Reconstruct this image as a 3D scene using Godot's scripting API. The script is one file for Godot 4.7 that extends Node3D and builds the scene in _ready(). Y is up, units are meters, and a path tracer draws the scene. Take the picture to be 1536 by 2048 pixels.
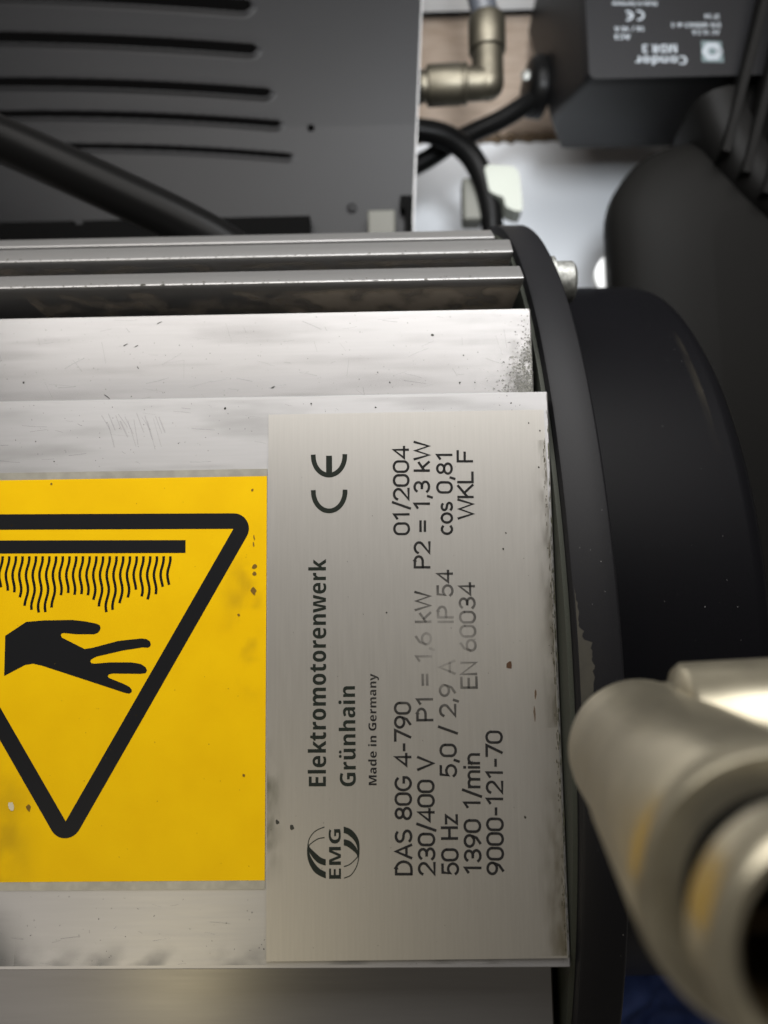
extends Node3D
# Everything is laid out in millimetres in the motor's own axes (x along the shaft, y across its flat
# face, z out of that face) and turned by W into the world, where y is up and the mounting plate is the ground.

const S := 0.001
const TILT := 12.0
var W := Transform3D()
var org := Vector3.ZERO
var used := {}
var rng := RandomNumberGenerator.new()
var M := {}
var wear := FastNoiseLite.new()

# ------------------------------------------------------------------ scene bookkeeping
func numbered(called: String) -> String:
	if not used.has(called):
		used[called] = 0
		return called
	used[called] += 1
	return "%s_%03d" % [called, used[called]]

func thing(called: String, label: String, category: String, base: Vector3, group := "") -> Node3D:
	var o := Node3D.new()
	o.name = numbered(called)
	add_child(o)
	place(o, base)
	tag(o, label, category, group)
	return o

func place(o: Node3D, base: Vector3) -> void:
	org = base
	o.transform = Transform3D(W.basis, W * (base * S))

func tag(o: Node3D, label: String, category: String, group := "") -> void:
	o.set_meta("label", label)
	o.set_meta("category", category)
	if group != "":
		o.set_meta("group", group)

func part(called: String, st: SurfaceTool, m: Material, parent: Node) -> MeshInstance3D:
	st.generate_normals()
	var o := MeshInstance3D.new()
	o.name = called
	o.mesh = st.commit()
	o.material_override = m
	o.cast_shadow = GeometryInstance3D.SHADOW_CASTING_SETTING_ON
	parent.add_child(o, true)
	return o

func structure(called: String, st: SurfaceTool, m: Material) -> MeshInstance3D:
	var o := part(called, st, m, self)
	place(o, org)
	o.set_meta("kind", "structure")
	return o

# ------------------------------------------------------------------ mesh helpers
func mb() -> SurfaceTool:
	var st := SurfaceTool.new()
	st.begin(Mesh.PRIMITIVE_TRIANGLES)
	return st

func put(st: SurfaceTool, p: Vector3) -> void:
	st.set_uv(Vector2(p.y - p.z * 0.37, p.x) * 0.01)
	st.add_vertex((p - org) * S)

# corners a, b, c run anticlockwise seen from outside
func tri(st: SurfaceTool, a: Vector3, b: Vector3, c: Vector3, g := -1) -> void:
	st.set_smooth_group(g)
	put(st, a); put(st, c); put(st, b)

func quad(st: SurfaceTool, a: Vector3, b: Vector3, c: Vector3, d: Vector3, g := -1) -> void:
	tri(st, a, b, c, g)
	tri(st, a, c, d, g)

func loft(st: SurfaceTool, rings: Array, groups: Array = [], round_closed := true, caps := true) -> void:
	for i in rings.size() - 1:
		var a: PackedVector3Array = rings[i]
		var b: PackedVector3Array = rings[i + 1]
		var n := a.size()
		var g: int = groups[i] if i < groups.size() else 1
		for k in (n if round_closed else n - 1):
			var k2 := (k + 1) % n
			quad(st, a[k], a[k2], b[k2], b[k], g)
	if caps:
		for e in [0, rings.size() - 1]:
			var r: PackedVector3Array = rings[e]
			var mid := Vector3.ZERO
			for p in r:
				mid += p
			mid /= r.size()
			for k in r.size():
				if e == 0:
					tri(st, mid, r[(k + 1) % r.size()], r[k])
				else:
					tri(st, mid, r[k], r[(k + 1) % r.size()])

func frame_of(axis: Vector3) -> Basis:
	var w := axis.normalized()
	var u := (Vector3.UP if absf(w.y) < 0.9 else Vector3.RIGHT).cross(w).normalized()
	return Basis(u, w.cross(u), w)

# prof: (distance along the axis, radius); segments that bend by less than 40 degrees are smoothed together
func lathe(st: SurfaceTool, at: Vector3, axis: Vector3, prof: Array, n := 48, a0 := 0.0, a1 := TAU, caps := true) -> void:
	var f := frame_of(axis)
	var rings := []
	var groups := []
	var g := 2
	var closed := a1 - a0 > TAU - 0.001
	for i in prof.size():
		var ring := PackedVector3Array()
		for k in (n if closed else n + 1):
			var t := a0 + (a1 - a0) * k / n
			ring.append(at + f * Vector3(cos(t) * prof[i].y, sin(t) * prof[i].y, prof[i].x))
		rings.append(ring)
		if i > 0:
			if i > 1:
				var d1: Vector2 = (prof[i - 1] - prof[i - 2]).normalized()
				var d2: Vector2 = (prof[i] - prof[i - 1]).normalized()
				if d1.dot(d2) < 0.77:
					g += 1
			groups.append(g)
	loft(st, rings, groups, closed, caps and closed)

func smooth_path(pts: Array, each := 8) -> PackedVector3Array:
	var out := PackedVector3Array()
	for i in pts.size() - 1:
		var p0: Vector3 = pts[maxi(i - 1, 0)]
		var p1: Vector3 = pts[i]
		var p2: Vector3 = pts[i + 1]
		var p3: Vector3 = pts[mini(i + 2, pts.size() - 1)]
		for k in each:
			out.append(p1.cubic_interpolate(p2, p0, p3, float(k) / each))
	out.append(pts[-1])
	return out

func tube(st: SurfaceTool, pts: Array, r: float, n := 20, each := 8, flat := 1.0) -> void:
	var path := smooth_path(pts, each)
	var rings := []
	var up := Vector3(0, 0, 1)
	for i in path.size():
		var t := (path[mini(i + 1, path.size() - 1)] - path[maxi(i - 1, 0)]).normalized()
		var u := up.cross(t).normalized()
		var v := t.cross(u)
		var ring := PackedVector3Array()
		for k in n:
			var a := TAU * k / n
			ring.append(path[i] + u * cos(a) * r + v * sin(a) * r * flat)
		rings.append(ring)
	loft(st, rings)

# a solid along x from a closed outline in (y, z), anticlockwise seen from +x
func extrude_x(st: SurfaceTool, outline: PackedVector2Array, x0: float, x1: float, soft := 0.8, chamfer := 0.0) -> void:
	var n := outline.size()
	var g := 2
	var gs := []
	for k in n:
		var d1 := (outline[k] - outline[(k + n - 1) % n]).normalized()
		var d2 := (outline[(k + 1) % n] - outline[k]).normalized()
		if d1.dot(d2) < soft:
			g += 1
		gs.append(g)
	var inner := outline
	if chamfer > 0.0:
		var shr := Geometry2D.offset_polygon(outline, -chamfer, Geometry2D.JOIN_MITER)
		if shr.size() == 1 and shr[0].size() == n:
			var best := 0
			for k in n:
				if shr[0][k].distance_to(outline[0]) < shr[0][best].distance_to(outline[0]):
					best = k
			inner = PackedVector2Array()
			for k in n:
				inner.append(shr[0][(best + k) % n])
		else:
			chamfer = 0.0
	var xe := x1 - chamfer
	for k in n:
		var a := outline[k]
		var b := outline[(k + 1) % n]
		quad(st, Vector3(x0, a.x, a.y), Vector3(x0, b.x, b.y), Vector3(xe, b.x, b.y), Vector3(xe, a.x, a.y), gs[k])
		if chamfer > 0.0:
			var c := inner[k]
			var d := inner[(k + 1) % n]
			quad(st, Vector3(xe, a.x, a.y), Vector3(xe, b.x, b.y), Vector3(x1, d.x, d.y), Vector3(x1, c.x, c.y))
	var t := Geometry2D.triangulate_polygon(outline)
	var ti := Geometry2D.triangulate_polygon(inner)
	for k in range(0, t.size(), 3):
		tri(st, Vector3(x0, outline[t[k]].x, outline[t[k]].y), Vector3(x0, outline[t[k + 2]].x, outline[t[k + 2]].y), Vector3(x0, outline[t[k + 1]].x, outline[t[k + 1]].y))
	for k in range(0, ti.size(), 3):
		tri(st, Vector3(x1, inner[ti[k]].x, inner[ti[k]].y), Vector3(x1, inner[ti[k + 1]].x, inner[ti[k + 1]].y), Vector3(x1, inner[ti[k + 2]].x, inner[ti[k + 2]].y))

# a flat print or sheet in the xy plane, its upper face at z
func sheet(st: SurfaceTool, outline: PackedVector2Array, z: float, thick := 0.0) -> void:
	var t := Geometry2D.triangulate_polygon(outline)
	for k in range(0, t.size(), 3):
		var a := outline[t[k]]
		var b := outline[t[k + 1]]
		var c := outline[t[k + 2]]
		if (b - a).cross(c - a) < 0.0:
			var s := b
			b = c
			c = s
		tri(st, Vector3(a.x, a.y, z), Vector3(b.x, b.y, z), Vector3(c.x, c.y, z))
	if thick > 0.0:
		var sgn := 1.0 if Geometry2D.is_polygon_clockwise(outline) else -1.0
		for k in outline.size():
			var a := outline[k]
			var b := outline[(k + 1) % outline.size()]
			if sgn > 0.0:
				quad(st, Vector3(a.x, a.y, z), Vector3(b.x, b.y, z), Vector3(b.x, b.y, z - thick), Vector3(a.x, a.y, z - thick))
			else:
				quad(st, Vector3(b.x, b.y, z), Vector3(a.x, a.y, z), Vector3(a.x, a.y, z - thick), Vector3(b.x, b.y, z - thick))

func rect(x0: float, y0: float, x1: float, y1: float) -> PackedVector2Array:
	return PackedVector2Array([Vector2(x0, y0), Vector2(x1, y0), Vector2(x1, y1), Vector2(x0, y1)])

func round_rect(x0: float, y0: float, x1: float, y1: float, r: float, n := 5) -> PackedVector2Array:
	var out := PackedVector2Array()
	var cs := [Vector2(x1 - r, y0 + r), Vector2(x1 - r, y1 - r), Vector2(x0 + r, y1 - r), Vector2(x0 + r, y0 + r)]
	for q in 4:
		for k in n + 1:
			var a := -PI / 2 + PI / 2 * q + PI / 2 * k / n
			out.append(cs[q] + Vector2(cos(a), sin(a)) * r)
	return out

# a box with rounded edges: half sizes h, in the frame b at c
func soft_box(st: SurfaceTool, c: Vector3, h: Vector3, r: float, b := Basis()) -> void:
	var rings := []
	var steps := 4
	for e in [-1.0, 1.0]:
		for s in steps + 1:
			var a: float = PI / 2 * s / steps
			if e > 0:
				a = PI / 2 - a
			var inset := r * (1.0 - sin(a))
			var z: float = e * (h.z - r * (1.0 - cos(a)))
			var o := round_rect(-h.x + inset, -h.y + inset, h.x - inset, h.y - inset, maxf(r - inset, 0.02), 4)
			var ring := PackedVector3Array()
			for p in o:
				ring.append(c + b * Vector3(p.x, p.y, z))
			rings.append(ring)
	loft(st, rings)

# ------------------------------------------------------------------ strokes and lettering
func arc(cx: float, cy: float, rx: float, ry: float, d0: float, d1: float, n := 10) -> Array:
	var out := []
	for k in n + 1:
		var a := deg_to_rad(d0 + (d1 - d0) * k / n)
		out.append(Vector2(cx + rx * cos(a), cy + ry * sin(a)))
	return out

func V(x: float, y: float) -> Vector2:
	return Vector2(x, y)

# engraver's single-line letters, ten units high: [strokes, advance]
func glyph(c: String) -> Array:
	match c:
		"0": return [[arc(3, 7, 3, 3, 0, 180) + arc(3, 3, 3, 3, 180, 360) + [V(6, 7)]], 8.0]
		"1": return [[[V(0.8, 8.0), V(3.2, 10), V(3.2, 0)]], 6.6]
		"2": return [[arc(3, 7, 3, 3, 165, -35) + [V(0.1, 0), V(6.2, 0)]], 8.0]
		"3": return [[arc(3, 7.4, 2.7, 2.6, 155, -80) + [V(2.2, 5.0)], [V(2.2, 5.0)] + arc(3, 2.55, 3, 2.55, 80, -155)], 8.0]
		"4": return [[[V(4.8, 0), V(4.8, 10), V(0, 2.8), V(6.6, 2.8)]], 8.2]
		"5": return [[[V(5.6, 10), V(1.0, 10), V(0.5, 5.2)] + arc(2.9, 3.2, 3.1, 3.2, 135, -150, 14)], 8.0]
		"6": return [[arc(3, 3, 3, 3, 170, -190, 18) + [V(0.3, 4.6), V(1.3, 7.6), V(4.2, 10)]], 8.0]
		"7": return [[[V(0, 10), V(6, 10), V(2, 0)]], 7.6]
		"8": return [[arc(3, 7.6, 2.5, 2.4, -90, 270, 18), arc(3, 2.6, 3, 2.6, 90, 450, 18)], 8.0]
		"9": return [[arc(3, 7, 3, 3, -10, 350, 18) + [V(5.7, 5.4), V(4.7, 2.4), V(1.8, 0)]], 8.0]
		"A": return [[[V(0, 0), V(3.6, 10), V(7.2, 0)], [V(1.15, 3.2), V(6.05, 3.2)]], 8.8]
		"D": return [[[V(0, 0), V(0, 10), V(2.8, 10)] + arc(2.8, 5, 4, 5, 90, -90) + [V(0, 0)]], 8.8]
		"S": return [[arc(3.1, 7.5, 2.9, 2.5, 40, 265) + arc(3.1, 2.55, 3.1, 2.55, 85, -145)], 8.4]
		"G": return [[arc(3.8, 5, 3.8, 5, 45, 330, 16) + [V(7.1, 4.6), V(4.2, 4.6)]], 9.4]
		"V": return [[[V(0, 10), V(3.5, 0), V(7, 10)]], 8.4]
		"P": return [[[V(0, 0), V(0, 10), V(3.4, 10)] + arc(3.4, 7.3, 2.7, 2.7, 90, -90) + [V(0, 4.6)]], 8.0]
		"k": return [[[V(0, 0), V(0, 10)], [V(4.6, 7), V(0, 3.2)], [V(1.7, 4.5), V(5, 0)]], 6.6]
		"K": return [[[V(0, 0), V(0, 10)], [V(6, 10), V(0, 3.6)], [V(2.2, 5.8), V(6.4, 0)]], 8.0]
		"W": return [[[V(0, 10), V(2.4, 0), V(5, 9.4), V(7.6, 0), V(10, 10)]], 11.4]
		"H": return [[[V(0, 0), V(0, 10)], [V(6.2, 0), V(6.2, 10)], [V(0, 5), V(6.2, 5)]], 8.6]
		"z": return [[[V(0, 7), V(4.6, 7), V(0, 0), V(4.8, 0)]], 6.4]
		"c": return [[arc(2.7, 3.5, 2.7, 3.5, 50, 310)], 6.6]
		"o": return [[arc(2.7, 3.5, 2.7, 3.5, 90, 450, 16)], 7.2]
		"s": return [[arc(2.2, 5.25, 2.0, 1.75, 40, 265) + arc(2.2, 1.75, 2.2, 1.75, 85, -145)], 6.2]
		"I": return [[[V(0.4, 0), V(0.4, 10)]], 3.0]
		"E": return [[[V(5.6, 10), V(0, 10), V(0, 0), V(5.8, 0)], [V(0, 5.2), V(5, 5.2)]], 7.6]
		"N": return [[[V(0, 0), V(0, 10), V(6.4, 0), V(6.4, 10)]], 8.8]
		"L": return [[[V(0, 10), V(0, 0), V(5.2, 0)]], 6.8]
		"F": return [[[V(5.6, 10), V(0, 10), V(0, 0)], [V(0, 5.2), V(4.8, 5.2)]], 7.2]
		"m": return [[[V(0, 0), V(0, 7)], [V(0, 4.8)] + arc(2.1, 5, 2.1, 2, 180, 0) + [V(4.2, 0)], [V(4.2, 4.8)] + arc(6.3, 5, 2.1, 2, 180, 0) + [V(8.4, 0)]], 10.4]
		"n": return [[[V(0, 0), V(0, 7)], [V(0, 4.6)] + arc(2.4, 4.6, 2.4, 2.4, 180, 0) + [V(4.8, 0)]], 6.8]
		"i": return [[[V(0.3, 0), V(0.3, 7)], [V(0.3, 9.2), V(0.3, 10)]], 2.6]
		"/": return [[[V(0, -1), V(3.6, 11)]], 5.2]
		"-": return [[[V(0.4, 4.2), V(3.8, 4.2)]], 5.8]
		"=": return [[[V(0, 6), V(5.6, 6)], [V(0, 3), V(5.6, 3)]], 8.0]
		",": return [[[V(0.9, 0.9), V(0.1, -2)]], 3.2]
	return [[], 4.4]

# a ribbon of width w along pts
func ribbon(st: SurfaceTool, pts: PackedVector2Array, w: float, z: float, tone: Callable) -> void:
	var l := PackedVector2Array()
	var r := PackedVector2Array()
	var n := pts.size()
	for i in n:
		var d1 := (pts[i] - pts[maxi(i - 1, 0)])
		var d2 := (pts[mini(i + 1, n - 1)] - pts[i])
		if i == 0:
			d1 = d2
		if i == n - 1:
			d2 = d1
		d1 = d1.normalized()
		d2 = d2.normalized()
		var m := (d1 + d2).normalized()
		if m == Vector2.ZERO:
			m = d1
		var nn := Vector2(-m.y, m.x)
		var k := minf(1.0 / maxf(nn.dot(Vector2(-d1.y, d1.x)), 0.35), 1.9)
		var e := Vector2.ZERO
		if i == 0:
			e = -d2 * w * 0.35
		elif i == n - 1:
			e = d1 * w * 0.35
		l.append(pts[i] + nn * k * w / 2 + e)
		r.append(pts[i] - nn * k * w / 2 + e)
	for i in n - 1:
		for p in [r[i], l[i + 1], r[i + 1], r[i], l[i], l[i + 1]]:
			st.set_smooth_group(-1)
			st.set_color(tone.call(p))
			put(st, Vector3(p.x, p.y, z))

# engraved line of text: from the baseline start a to its end b, letters h high
func engraved(st: SurfaceTool, text: String, a: Vector2, b: Vector2, h: float, w: float, z: float, tone: Callable) -> void:
	var total := 0.0
	for c in text:
		total += glyph(c)[1]
	total -= glyph(text[text.length() - 1])[1] - 6.2
	var along := (b - a).normalized()
	var up := Vector2(-along.y, along.x)
	var sx := (b - a).length() / total
	var sy := h / 10.0
	var x := 0.0
	var lift := 0.0
	for c in text:
		var g := glyph(c)
		for s in g[0]:
			var pts := PackedVector2Array()
			for p in s:
				var q: Vector2 = p
				pts.append(a + along * ((x + q.x) * sx) + up * (q.y * sy))
			ribbon(st, pts, w, z + lift, tone)
			lift = fmod(lift + 0.006, 0.03)
		x += g[1]

# set type, flat, from the baseline start a to its end b (the letters are fitted to that length)
func typeset(st: SurfaceTool, text: String, a: Vector2, b: Vector2, h: float, z: float, weight: int, tone: Callable) -> void:
	var f := SystemFont.new()
	f.font_names = PackedStringArray(["Droid Sans"])
	f.font_weight = weight
	var tm := TextMesh.new()
	tm.font = f
	tm.font_size = 64
	tm.pixel_size = 0.01
	tm.depth = 0.02
	tm.curve_step = 1.5
	tm.text = text
	tm.horizontal_alignment = HORIZONTAL_ALIGNMENT_LEFT
	var arr := tm.surface_get_arrays(0)
	var vs: PackedVector3Array = arr[Mesh.ARRAY_VERTEX]
	var ns: PackedVector3Array = arr[Mesh.ARRAY_NORMAL]
	var ix: PackedInt32Array = arr[Mesh.ARRAY_INDEX] if arr[Mesh.ARRAY_INDEX] != null else PackedInt32Array(range(vs.size()))
	var x0 := 1e9
	var x1 := -1e9
	for v in vs:
		x0 = minf(x0, v.x)
		x1 = maxf(x1, v.x)
	var one := TextMesh.new()
	one.font = f
	one.font_size = 64
	one.pixel_size = 0.01
	one.depth = 0.02
	one.text = "H"
	var hv: PackedVector3Array = one.surface_get_arrays(0)[Mesh.ARRAY_VERTEX]
	var y0 := 1e9
	var y1 := -1e9
	for v in hv:
		y0 = minf(y0, v.y)
		y1 = maxf(y1, v.y)
	var along := (b - a).normalized()
	var up := Vector2(-along.y, along.x)
	var kx := (b - a).length() / (x1 - x0)
	var ky := h / (y1 - y0)
	for k in range(0, ix.size(), 3):
		if ns[ix[k]].z < 0.5:
			continue
		for j in [0, 1, 2]:
			var v := vs[ix[k + j]]
			var p := a + along * ((v.x - x0) * kx) + up * ((v.y - y0) * ky)
			st.set_smooth_group(-1)
			st.set_color(tone.call(p))
			put(st, Vector3(p.x, p.y, z))

# small irregular fleck
func fleck(st: SurfaceTool, x: float, y: float, z: float, rx: float, ry: float, turn: float, col: Color) -> void:
	var n := 9
	var ring := []
	for k in n:
		var a := TAU * k / n
		ring.append(Vector2(cos(a) * rx, sin(a) * ry).rotated(turn) * rng.randf_range(0.65, 1.2))
	for k in n:
		for p in [Vector2.ZERO, ring[(k + 1) % n], ring[k]]:
			st.set_smooth_group(-1)
			st.set_color(col)
			put(st, Vector3(x + p.x, y + p.y, z))

# soft-edged film of dirt or painted reflection: opacity falls off from the middle and breaks up with noise
func film(st: SurfaceTool, x0: float, y0: float, x1: float, y1: float, z: float, col: Color, most: float, shape: Callable, nx := 40, ny := 40) -> void:
	var c := []
	for j in ny + 1:
		for i in nx + 1:
			var u := float(i) / nx
			var v := float(j) / ny
			var p := Vector3(lerpf(x0, x1, u), lerpf(y0, y1, v), z)
			c.append([p, Color(col.r, col.g, col.b, clampf(most * shape.call(u, v, p), 0.0, 1.0))])
	for j in ny:
		for i in nx:
			var a = c[j * (nx + 1) + i]
			var b = c[j * (nx + 1) + i + 1]
			var d = c[(j + 1) * (nx + 1) + i + 1]
			var e = c[(j + 1) * (nx + 1) + i]
			for q in [a, d, b, a, e, d]:
				st.set_smooth_group(1)
				st.set_color(q[1])
				put(st, q[0])

# the same on any surface given by a map from (u, v)
func film_on(st: SurfaceTool, at: Callable, col: Color, most: float, shape: Callable, nx := 60, ny := 12) -> void:
	for j in ny:
		for i in nx:
			for q in [[0, 0], [1, 1], [1, 0], [0, 0], [0, 1], [1, 1]]:
				var u := float(i + q[0]) / nx
				var v := float(j + q[1]) / ny
				st.set_smooth_group(1)
				st.set_color(Color(col.r, col.g, col.b, clampf(most * shape.call(u, v), 0.0, 1.0)))
				put(st, at.call(u, v))

# ------------------------------------------------------------------ materials
func noise_tex(freq: float, octaves: int, lo: Color, hi: Color, size := 512, seed_ := 1, kind := FastNoiseLite.TYPE_SIMPLEX_SMOOTH) -> NoiseTexture2D:
	var f := FastNoiseLite.new()
	f.noise_type = kind
	f.seed = seed_
	f.frequency = freq
	f.fractal_octaves = octaves
	var t := NoiseTexture2D.new()
	t.width = size
	t.height = size
	t.seamless = true
	t.noise = f
	var g := Gradient.new()
	g.set_color(0, lo)
	g.set_color(1, hi)
	t.color_ramp = g
	return t

func grey(v: float) -> Color:
	return Color(v, v, v)

func lin(r: float, g: float, b: float) -> Color:
	return Color(r, g, b).linear_to_srgb()

func plain(col: Color, rough: float, metal := 0.0) -> StandardMaterial3D:
	var m := StandardMaterial3D.new()
	m.albedo_color = col
	m.roughness = rough
	m.metallic = metal
	return m

func grained(col: Color, rough: float, metal: float, scale: Vector3, albedo_t: Texture2D, rough_t: Texture2D, height_t: Texture2D = null, height := 0.0) -> StandardMaterial3D:
	var m := plain(col, rough, metal)
	m.uv1_triplanar = true
	m.uv1_scale = scale
	m.albedo_texture = albedo_t
	if rough_t:
		m.roughness_texture = rough_t
	if height_t:
		m.heightmap_enabled = true
		m.heightmap_texture = height_t
		m.heightmap_scale = height
	return m

func print_ink(rough := 0.45) -> StandardMaterial3D:
	var m := plain(Color.WHITE, rough)
	m.vertex_color_use_as_albedo = true
	m.transparency = BaseMaterial3D.TRANSPARENCY_ALPHA
	return m

func make_materials() -> void:
	var streak := noise_tex(0.02, 4, grey(0.975), grey(1.0), 512, 3)
	var streak_r := noise_tex(0.02, 4, grey(0.94), grey(1.0), 512, 7)
	var fine := noise_tex(0.08, 3, grey(0.0), grey(1.0), 512, 11)
	var mott := noise_tex(0.012, 5, grey(0.86), grey(1.0), 512, 5)
	M.alu = grained(lin(0.45, 0.448, 0.455), 0.46, 0.85, Vector3(5, 90, 90), streak, streak_r, null, 0.0)
	M.alu.anisotropy_enabled = true
	M.alu.anisotropy = 0.6
	M.rib = grained(lin(0.275, 0.271, 0.271), 0.39, 0.75, Vector3(5, 90, 90), streak, streak_r, null, 0.0)
	M.rib.anisotropy_enabled = true
	M.rib.anisotropy = 0.8
	M.fin = grained(lin(0.31, 0.307, 0.303), 0.46, 0.8, Vector3(5, 90, 90), streak, streak_r, fine, 0.0006)
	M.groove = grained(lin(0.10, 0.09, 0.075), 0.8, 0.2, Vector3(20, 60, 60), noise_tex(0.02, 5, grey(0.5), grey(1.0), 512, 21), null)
	M.plate = grained(lin(0.49, 0.477, 0.452), 0.50, 0.92, Vector3(170, 6, 170), streak, streak_r, fine, 0.00015)
	M.yellow = grained(lin(0.76, 0.475, 0.002), 0.5, 0.0, Vector3(14, 14, 14), noise_tex(0.01, 5, Color(0.97, 0.955, 0.9), Color(1, 1, 1), 512, 9), null)
	M.margin = grained(lin(0.40, 0.385, 0.33), 0.4, 0.3, Vector3(40, 40, 40), mott, null)
	M.black_print = plain(lin(0.008, 0.0085, 0.010), 0.42)
	M.ink = print_ink()
	M.ink.metallic_specular = 0.25
	M.dirt_and_reflection = print_ink(0.9)
	var speck := noise_tex(0.3, 2, grey(0.75), grey(1.0), 256, 13)
	M.flange = grained(lin(0.0085, 0.0085, 0.0103), 0.5, 0.0, Vector3(40, 40, 40), speck, null, fine, 0.0008)
	M.flange_side = grained(lin(0.055, 0.06, 0.048), 0.6, 0.0, Vector3(40, 40, 40), speck, null)
	M.bell = grained(lin(0.0045, 0.0045, 0.0058), 0.46, 0.0, Vector3(30, 30, 30), speck, null, fine, 0.0008)
	M.cover = grained(lin(0.019, 0.0194, 0.0208), 0.42, 0.0, Vector3(30, 30, 30), speck, null, fine, 0.003)
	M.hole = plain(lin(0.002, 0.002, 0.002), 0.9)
	M.hole.metallic_specular = 0.0
	M.bore = plain(lin(0.10, 0.075, 0.04), 0.42, 0.6)
	M.rubber = plain(lin(0.004, 0.004, 0.004), 0.34)
	M.rail = plain(lin(0.004, 0.004, 0.004), 0.8)
	M.edge = plain(lin(0.45, 0.45, 0.45), 0.4, 0.6)
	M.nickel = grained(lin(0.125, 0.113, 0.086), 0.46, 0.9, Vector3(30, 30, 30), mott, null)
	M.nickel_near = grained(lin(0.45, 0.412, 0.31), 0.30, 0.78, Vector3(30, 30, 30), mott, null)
	M.hose_grey = plain(lin(0.05, 0.055, 0.065), 0.35)
	M.floor = grained(lin(0.70, 0.73, 0.765), 0.5, 0.0, Vector3(3, 3, 3), noise_tex(0.01, 4, grey(0.93), grey(1.0), 256, 31), null)
	M.wood = grained(lin(0.74, 0.61, 0.50), 0.7, 0.0, Vector3(4, 30, 30), noise_tex(0.02, 4, Color(0.82, 0.78, 0.74), grey(1.0), 512, 33), null)
	M.panel = plain(lin(0.70, 0.69, 0.68), 0.6)
	M.debris = grained(lin(0.20, 0.135, 0.075), 0.9, 0.0, Vector3(60, 60, 60), noise_tex(0.03, 5, grey(0.25), grey(1.0), 256, 35), null)
	M.clip = plain(lin(0.27, 0.285, 0.25), 0.5)
	M.clip_grey = plain(lin(0.10, 0.10, 0.085), 0.6)
	M.switch = grained(lin(0.0075, 0.0077, 0.009), 0.5, 0.0, Vector3(30, 30, 30), speck, null)
	M.white_ink = plain(lin(0.20, 0.22, 0.24), 0.6)
	M.pale_ink = plain(lin(0.06, 0.085, 0.09), 0.6)
	M.pump = grained(lin(0.0075, 0.0072, 0.0066), 0.6, 0.0, Vector3(30, 30, 30), speck, null, fine, 0.001)
	M.pump_fin = grained(lin(0.0065, 0.0063, 0.006), 0.5, 0.0, Vector3(30, 30, 30), speck, null)
	M.steel = grained(lin(0.50, 0.51, 0.48), 0.5, 0.7, Vector3(60, 60, 60), noise_tex(0.03, 5, grey(0.5), grey(1.0), 256, 41), null)
	M.white_paint = plain(lin(0.80, 0.81, 0.80), 0.5)
	M.bare = grained(lin(0.03, 0.027, 0.019), 0.8, 0.0, Vector3(60, 60, 60), mott, null)
	for k in ["flange", "flange_side", "bell", "pump", "rubber", "rail", "switch", "cover", "yellow", "black_print"]:
		M[k].metallic_specular = 0.3
	M.rail.metallic_specular = 0.1
	for k in ["pump", "bell", "yellow", "pump_fin", "rubber"]:
		M[k].metallic_specular = 0.2
	M.blue = grained(lin(0.018, 0.04, 0.15), 0.8, 0.0, Vector3(30, 30, 30), mott, null)

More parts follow.
